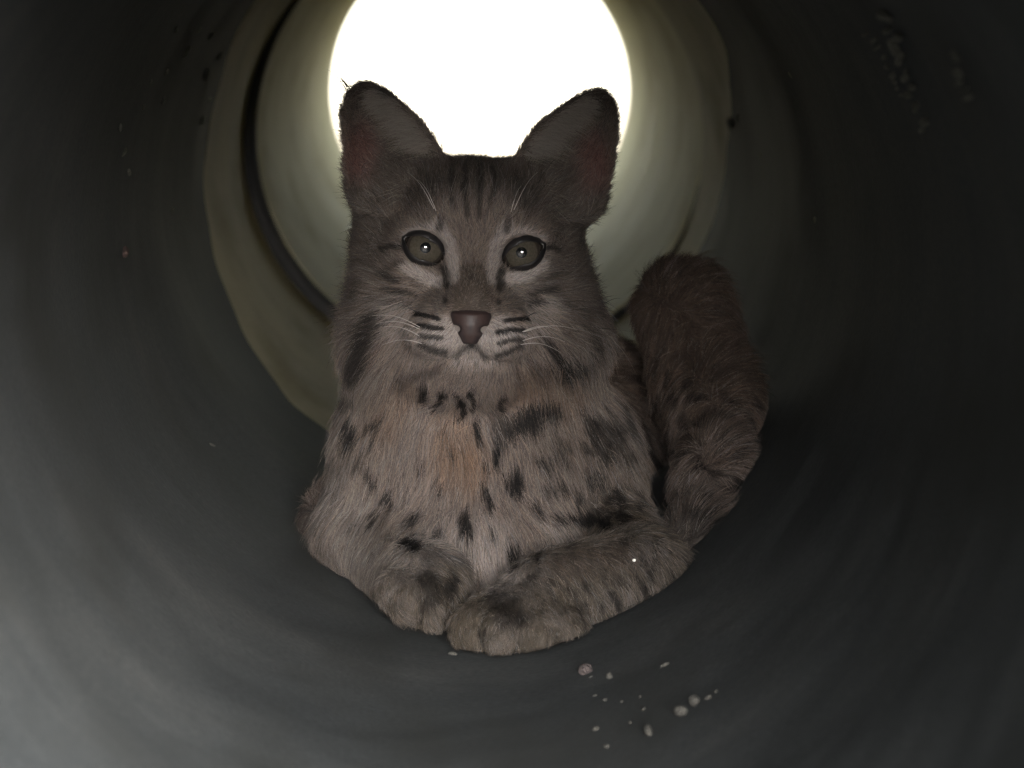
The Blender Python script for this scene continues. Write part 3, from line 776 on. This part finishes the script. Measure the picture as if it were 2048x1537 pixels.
# ---- eyes
def cap(name, c, R, a0, a1, mat, parent, axis, ns=40, nr=14):
    """spherical cap between polar angles a0..a1 about axis (head frame, mm)"""
    ax = np.array(axis, float); ax /= np.linalg.norm(ax)
    e1 = np.cross(ax, [0, 0, 1]); e1 /= np.linalg.norm(e1); e2 = np.cross(ax, e1)
    V = []; F = []
    for i in range(nr+1):
        a = a0+(a1-a0)*i/nr
        for j in range(ns):
            b = 2*math.pi*j/ns
            V.append(np.array(c)+R*(math.cos(a)*ax+math.sin(a)*(math.cos(b)*e1+math.sin(b)*e2)))
    for i in range(nr):
        for j in range(ns):
            F.append((i*ns+j, (i+1)*ns+j, (i+1)*ns+(j+1) % ns, i*ns+(j+1) % ns))
    V = HO+np.array(V)@HR.T*MM-LO
    return mesh_obj(name, V, np.array(F), mat, parent)
M_sclera = simple('eye_white_dark', (.03, .024, .02), .12)
ir = NT('iris')
tcg = ir.n('ShaderNodeTexCoord').outputs['Object']
irn = ir.n('ShaderNodeTexNoise', {'Vector': tcg, 'Scale': 900, 'Detail': 3}).outputs[0]
ir.set(Specular_IOR_Level=0.0, Base_Color=ir.ramp(irn, [(.3, (.042, .037, .028)), (.7, (.066, .058, .045))]), Roughness=.5, Coat_Weight=1.0, Coat_Roughness=.015); M_iris = ir.m
M_pupil = simple('pupil', (.010, .010, .010), .4, Specular_IOR_Level=0.0, Coat_Weight=1.0, Coat_Roughness=.015)
M_lid = simple('lid_skin', (.012, .011, .011), .35)
for s in (-1, 1):
    c = EYE_C[s]; gaze = (-.02*s, -1, .055)
    ey = cap('eye', c, EYE_R, .001, 2.2, M_sclera, bob, gaze, 48, 30)
    cap('iris', c, EYE_R+.12, .2, .76, M_iris, ey, gaze)
    cap('pupil', c, EYE_R+.14, .001, .24, M_pupil, ey, gaze)
    # lid rim: an almond ring lying on the eyeball
    a = math.radians(23*s); V = []; F = []; NA, NB = 64, 8
    for i in range(NA):
        b = 2*math.pi*i/NA
        ex, ez = 13.0*math.cos(b), (8.3 if math.sin(b) > 0 else 9.0)*math.sin(b)
        inner = (-s*math.cos(b) > 0)
        pinch = abs(math.cos(b))**6
        ez = ez*(1-.35*pinch); ex *= 1+.12*pinch
        x = ex*math.cos(a)-ez*math.sin(a); z = ex*math.sin(a)+ez*math.cos(a)
        if inner: z -= 4.8*pinch
        y = -math.sqrt(max((EYE_R+.7)**2-x*x-z*z, 16))
        ctr = np.array([x, y, z]); out = np.array([x, -.25*0, z]); out /= np.linalg.norm(out)
        rw = 2.7+1.2*pinch+(.9 if inner else 0)
        nrm_ = ctr/np.linalg.norm(ctr)
        tw = out-(out@nrm_)*nrm_; tw /= np.linalg.norm(tw)
        for j in range(NB):
            g_ = 2*math.pi*j/NB
            V.append(np.array(c)+ctr+rw*math.cos(g_)*tw+.8*math.sin(g_)*nrm_)
    for i in range(NA):
        for j in range(NB):
            F.append((i*NB+j, ((i+1) % NA)*NB+j, ((i+1) % NA)*NB+(j+1) % NB, i*NB+(j+1) % NB))
    mesh_obj('eyelid', HO+np.array(V)@HR.T*MM-LO, np.array(F), M_lid, bob)

# ---- nose leather, its own finer surface
def nose_field(q):
    x, y, z = q[..., 0], q[..., 1], q[..., 2]
    wz = np.interp(z, [-54, -50, -46, -42, -38, -35, -32], [3.6, 5.4, 8.2, 11.2, 12.6, 11.6, 7.5])
    fr = np.interp(z, [-54, -48, -42, -36, -32], [-40.0, -42.5, -43.5, -42.5, -36.0])
    d = np.maximum(np.abs(x)-wz+.9*np.clip((y+36)*.16, -1, 1), np.abs(z+43)-10.8)
    d = np.maximum(d, fr+.045*x*x-y); d = np.maximum(d, y+24)
    d = d+.0
    for s in (-1, 1):
        c = np.array([s*8.6, -39.2, -45]); e = (q-c)/np.array([3.0, 4.2, 2.0])
        e0 = e[..., 0]*.85+s*e[..., 2]*.5; e2 = -s*e[..., 0]*.5+e[..., 2]*.85
        k0 = np.sqrt(e0**2+e[..., 1]**2+e2**2)
        d = np.maximum(d, -(k0-1)*2.4)
    d = np.maximum(d, 1.0-np.hypot(x, y+44.8)+.0*z-np.where(z > -43, 4, 0))
    return d
ax_ = [np.arange(-16, 16.1, .5), np.arange(-48, -22, .5), np.arange(-58, -28, .5)]
GG = np.stack(np.meshgrid(*ax_, indexing='ij'), -1)
NUP = np.array([0, 0, 2.5])
fd = nose_field(GG)
for _ in range(3):
    for a_ in range(3): fd = (np.roll(fd, 1, a_)+2*fd+np.roll(fd, -1, a_))/4
nV, nQ = surface_nets(fd, np.array([-16, -48, -58.]), .5)
nk = NT('nose_leather')
nco = nk.n('ShaderNodeAttribute', attribute_name='ncol').outputs['Color']
nn_ = nk.n('ShaderNodeTexNoise', {'Vector': nk.n('ShaderNodeTexCoord').outputs['Object'], 'Scale': 1400, 'Detail': 2}).outputs[0]
nk.set(Base_Color=nco, Roughness=.5, Specular_IOR_Level=.35, Normal=nk.n('ShaderNodeBump', {'Height': nn_, 'Strength': .4, 'Distance': .0004}).outputs[0])
nose = mesh_obj('nose', HO+(nV+NUP)@HR.T*MM-LO, nQ, nk.m, bob)
rim = sstep(np.abs(nV[:, 0])-np.interp(nV[:, 2], [-54, -50, -46, -42, -38, -35, -32], [3.2, 5.0, 7.8, 10.8, 12.3, 12, 9.2]), -3.6, -1.2)
rim = np.maximum(rim, sstep(nV[:, 2], -36.5, -34)); rim = np.maximum(rim, 1-sstep(np.hypot(nV[:, 0], nV[:, 1]+44), .6, 1.8)*1.0)
for s in (-1, 1): rim = np.maximum(rim, 1-sstep(np.hypot((nV[:, 0]-s*8.6)/1.3, nV[:, 2]+45), 2.4, 4.6))
ncl = mixc(np.tile(np.array((.034, .021, .019)), (len(nV), 1)), (.022, .016, .016), np.clip(rim, 0, 1)*.96)
at = nose.data.attributes.new('ncol', 'FLOAT_COLOR', 'POINT')
at.data.foreach_set('color', np.concatenate([ncl, np.ones((len(nV), 1))], 1).astype(np.float32).ravel())

# ---- whiskers
def tube(name, path, r0, r1, mat, parent, ns=5):
    path = np.asarray(path); n = len(path); V = []; F = []
    for i in range(n):
        tg = path[min(i+1, n-1)]-path[max(i-1, 0)]; tg /= np.linalg.norm(tg)
        e1 = np.cross(tg, [.3, .2, .93]); e1 /= np.linalg.norm(e1); e2 = np.cross(tg, e1); r = r0+(r1-r0)*i/(n-1)
        for j in range(ns):
            b = 2*math.pi*j/ns; V.append(path[i]+r*(math.cos(b)*e1+math.sin(b)*e2))
    for i in range(n-1):
        for j in range(ns): F.append((i*ns+j, (i+1)*ns+j, (i+1)*ns+(j+1) % ns, i*ns+(j+1) % ns))
    return mesh_obj(name, np.array(V)-LO, np.array(F), mat, parent)
M_ww = simple('whisker_white', (.4, .37, .34), .4); M_wb = simple('whisker_dark', (.02, .018, .017), .4)
WH = [(838, 630, 780, 613, 1), (850, 634, 790, 622, 1), (840, 655, 745, 632, 0), (842, 660, 752, 648, 0), (845, 676, 760, 655, 0), (850, 690, 765, 690, 0),
      (1045, 640, 1100, 630, 1), (1050, 638, 1092, 636, 1), (1048, 664, 1155, 660, 0), (1045, 664, 1120, 662, 0), (1045, 682, 1130, 684, 0), (1040, 690, 1120, 705, 0),
      (868, 418, 815, 345, 0), (872, 422, 835, 360, 0), (1028, 420, 1075, 345, 0), (1022, 424, 1045, 370, 0)]
for (u0, v0, u1, v1, dk) in WH:
    brow = v0 < 450
    ya = .105 if brow else .080
    a = P(u0, v0, ya); b = P(u1, v1, ya+(.03 if brow else .02))
    s_t = np.linspace(0, 1, 9)[:, None]
    path = a+(b-a)*s_t+np.sin(s_t*math.pi)*np.array([0, -.012, .004])
    tube('whisker', path, .00023, .00006, M_wb if dk else M_ww, bob)

# ------------------------------------------------------------------ grit, pebbles and crusts on the pipe wall
import bmesh
def stone_mesh(name, seed, mat, sub=2):
    bm = bmesh.new(); bmesh.ops.create_icosphere(bm, subdivisions=sub, radius=1.0)
    V = np.array([v.co[:] for v in bm.verts])
    k = 1+.16*noise3(V, 2.2, seed, 2)
    for v, s in zip(bm.verts, k): v.co *= float(s)
    me = bpy.data.meshes.new(name); bm.to_mesh(me); bm.free()
    me.polygons.foreach_set('use_smooth', np.ones(len(me.polygons), bool)); me.materials.append(mat)
    return me
def stony(name, a, b):
    k = NT(name); n = k.n('ShaderNodeTexNoise', {'Vector': k.n('ShaderNodeTexCoord').outputs['Object'], 'Scale': 2.6, 'Detail': 6}).outputs[0]
    k.set(Base_Color=k.ramp(n, [(.35, a), (.65, b)]), Roughness=.85, Normal=k.n('ShaderNodeBump', {'Height': n, 'Strength': .5, 'Distance': .1}).outputs[0])
    return k.m
M_pale = stony('pale_stone', (.05, .048, .042), (.085, .082, .072)); M_pinkst = stony('pink_stone', (.06, .047, .045), (.085, .068, .066))
M_lime = stony('lime_crust', (.12, .118, .10), (.22, .215, .18)); M_red = stony('red_chip', (.055, .035, .03), (.08, .05, .042))
SM = {'pale': [stone_mesh('pebble', 200+i, M_pale) for i in range(3)], 'pink': [stone_mesh('pebble', 210, M_pinkst)],
      'lime': [stone_mesh('lime_deposit', 220+i, M_lime) for i in range(3)], 'red': [stone_mesh('brick_chip', 230, M_red)]}
def on_wall(name, me, u, v, a, b, hgt, ang=0., parent=None, R=RP, sink=.3):
    """a: px along the tangent (screen width), b: px along the pipe as seen, hgt in m"""
    w0 = wall_pt(u, v, R); d = (w0[1]-CAM[1])/FPX
    n = np.array([-w0[0], 0, -w0[2]])/math.hypot(w0[0], w0[2]); tx = np.cross([0, 1, 0], n)
    o = bpy.data.objects.new(name, me); col.objects.link(o)
    c, s = math.cos(ang), math.sin(ang)
    t1 = tx*c+np.array([0, s, 0]); t2 = -tx*s+np.array([0, c, 0])
    pos = w0+n*(hgt*(1-sink)-.0005)
    A, B = a*d*.5, b*d*.5
    m_ = Matrix(((t1[0]*A, t2[0]*B, n[0]*hgt, pos[0]), (t1[1]*A, t2[1]*B, n[1]*hgt, pos[1]), (t1[2]*A, t2[2]*B, n[2]*hgt, pos[2]), (0, 0, 0, 1)))
    if parent is None: o.matrix_world = SLOPE @ m_
    else: o.parent = parent; o.matrix_basis = m_
    return o
tag(on_wall('pebble', SM['pink'][0], 1172, 1346, 31, 36, .0032, .4), 'pinkish oval pebble on the pipe floor in front of the larger paw', 'pebble')
tag(on_wall('pebble', SM['pale'][0], 1220, 1355, 14, 20, .0018, .2), 'small pale pebble beside the pinkish oval one', 'pebble')
tag(on_wall('pebble', SM['pale'][1], 1364, 1428, 21, 40, .0028, .5), 'pale pebble at the end of a short row of grit', 'pebble')
tag(on_wall('pebble', SM['pale'][2], 1391, 1406, 24, 42, .0026, .3), 'dull broad pebble touching the pale one in the row of grit', 'pebble')
tag(on_wall('pebble', SM['pale'][0], 1299, 1466, 18, 52, .0026, 0), 'lone tall pale pebble lying away from the row of grit', 'pebble')
tag(on_wall('pebble', SM['pale'][1], 905, 1309, 18, 16, .0012, .1), 'flat pale stone flake at the paw tips', 'pebble')
tag(on_wall('pebble', SM['pale'][2], 1330, 1331, 24, 9, .0010, .1), 'thin pale sliver of stone below the foreleg', 'pebble')
GR = 'grit crumbs on the pipe floor'
for (u, v, a) in [(1417, 1396, 11), (1432, 1383, 8), (1192, 1459, 15), (1214, 1494, 12), (1210, 1400, 8), (1288, 1418, 8), (1243, 1403, 6), (1182, 1354, 7), (1190, 1391, 6),
                  (1280, 1393, 6), (1260, 1445, 6)]:
    lb = 'tiny pale crumb of grit scattered on the dark pipe floor'
    if v < 1398 and u > 1400: lb = 'small crumb of grit trailing off the end of the pebble row'
    elif a >= 12: lb = 'larger dull crumb of grit lying on its own on the pipe floor'
    elif (u, v) == (1182, 1354): lb = 'tiny crumb of grit touching the pinkish oval pebble'
    tag(on_wall('grit', SM['pale'][int(u) % 3], u, v, a, a*1.5, a*.00009, rng.random()*3), lb, 'grit', GR)
# crusts and chips grown onto the wall of the dark section
def near_local(o):
    return o
for (u, v, a, b, h) in [(325, 201, 15, 40, .004), (403, 241, 16, 60, .005), (370, 104, 20, 70, .005), (421, 72, 14, 50, .005), (412, 150, 20, 60, .004), (246, 305, 13, 60, .004), (256, 345, 15, 50, .004),
                        (240, 255, 12, 40, .003), (300, 165, 14, 40, .003), (332, 145, 12, 40, .003), (285, 215, 14, 40, .003), (395, 60, 12, 40, .004), (352, 60, 14, 50, .003), (440, 110, 12, 40, .004),
                        (418, 200, 10, 50, .004), (258, 560, 10, 40, .002), (345, 420, 8, 30, .002), (425, 890, 7, 30, .0015), (1462, 247, 22, 90, .006), (1475, 235, 10, 40, .003),
                        (1685, 128, 14, 60, .003), (1670, 90, 10, 50, .002), (1630, 440, 12, 50, .002), (1690, 630, 12, 40, .002), (1580, 150, 10, 40, .002), (1520, 310, 8, 30, .002)]:
    o = on_wall('lime_deposit', SM['lime'][int(u+v) % 3], u, v, a*1.15, b*1.2, h*.35, rng.normal()*.2, near)
for (u0, v0, u1, v1, n, a) in [(1775, 20, 1856, 266, 15, 15), (1738, 60, 1812, 205, 9, 11), (1905, 100, 1945, 205, 7, 12)]:
    for i in range(n):
        f_ = (i+.6*rng.random())/n
        on_wall('lime_deposit', SM['lime'][i % 3], u0+(u1-u0)*f_+rng.normal()*5, v0+(v1-v0)*f_, a*(.6+.7*rng.random()), a*2.4*(.6+.8*rng.random()), .0022*(.6+.7*rng.random()), rng.normal()*.3, near)
on_wall('brick_chip', SM['red'][0], 245, 505, 20, 60, .003, .2, near)['label'] = 'reddish chip stuck on the dark pipe wall'
# speck in the fur
o = bpy.data.objects.new('grit', SM['pale'][0]); col.objects.link(o); q0 = P(1268, 1121, .03)
M_speck = simple('bright_grit', (.75, .74, .7), .3)
mp_ = stone_mesh('grit', 240, M_speck, 1); o.data = mp_
dg = bpy.context.evaluated_depsgraph_get()
dr = (q0-CAM)/np.linalg.norm(q0-CAM)
hit, loc, nr_, fi = body.ray_cast(Vector(CAM-LO), Vector(dr))
q0 = np.array(loc)+LO-dr*.0075 if hit else q0
o.matrix_world = SLOPE @ Matrix.LocRotScale(Vector(q0), None, Vector((.0011,)*3))
tag(o, 'tiny bright white speck caught in the fur of the foreleg', 'grit')
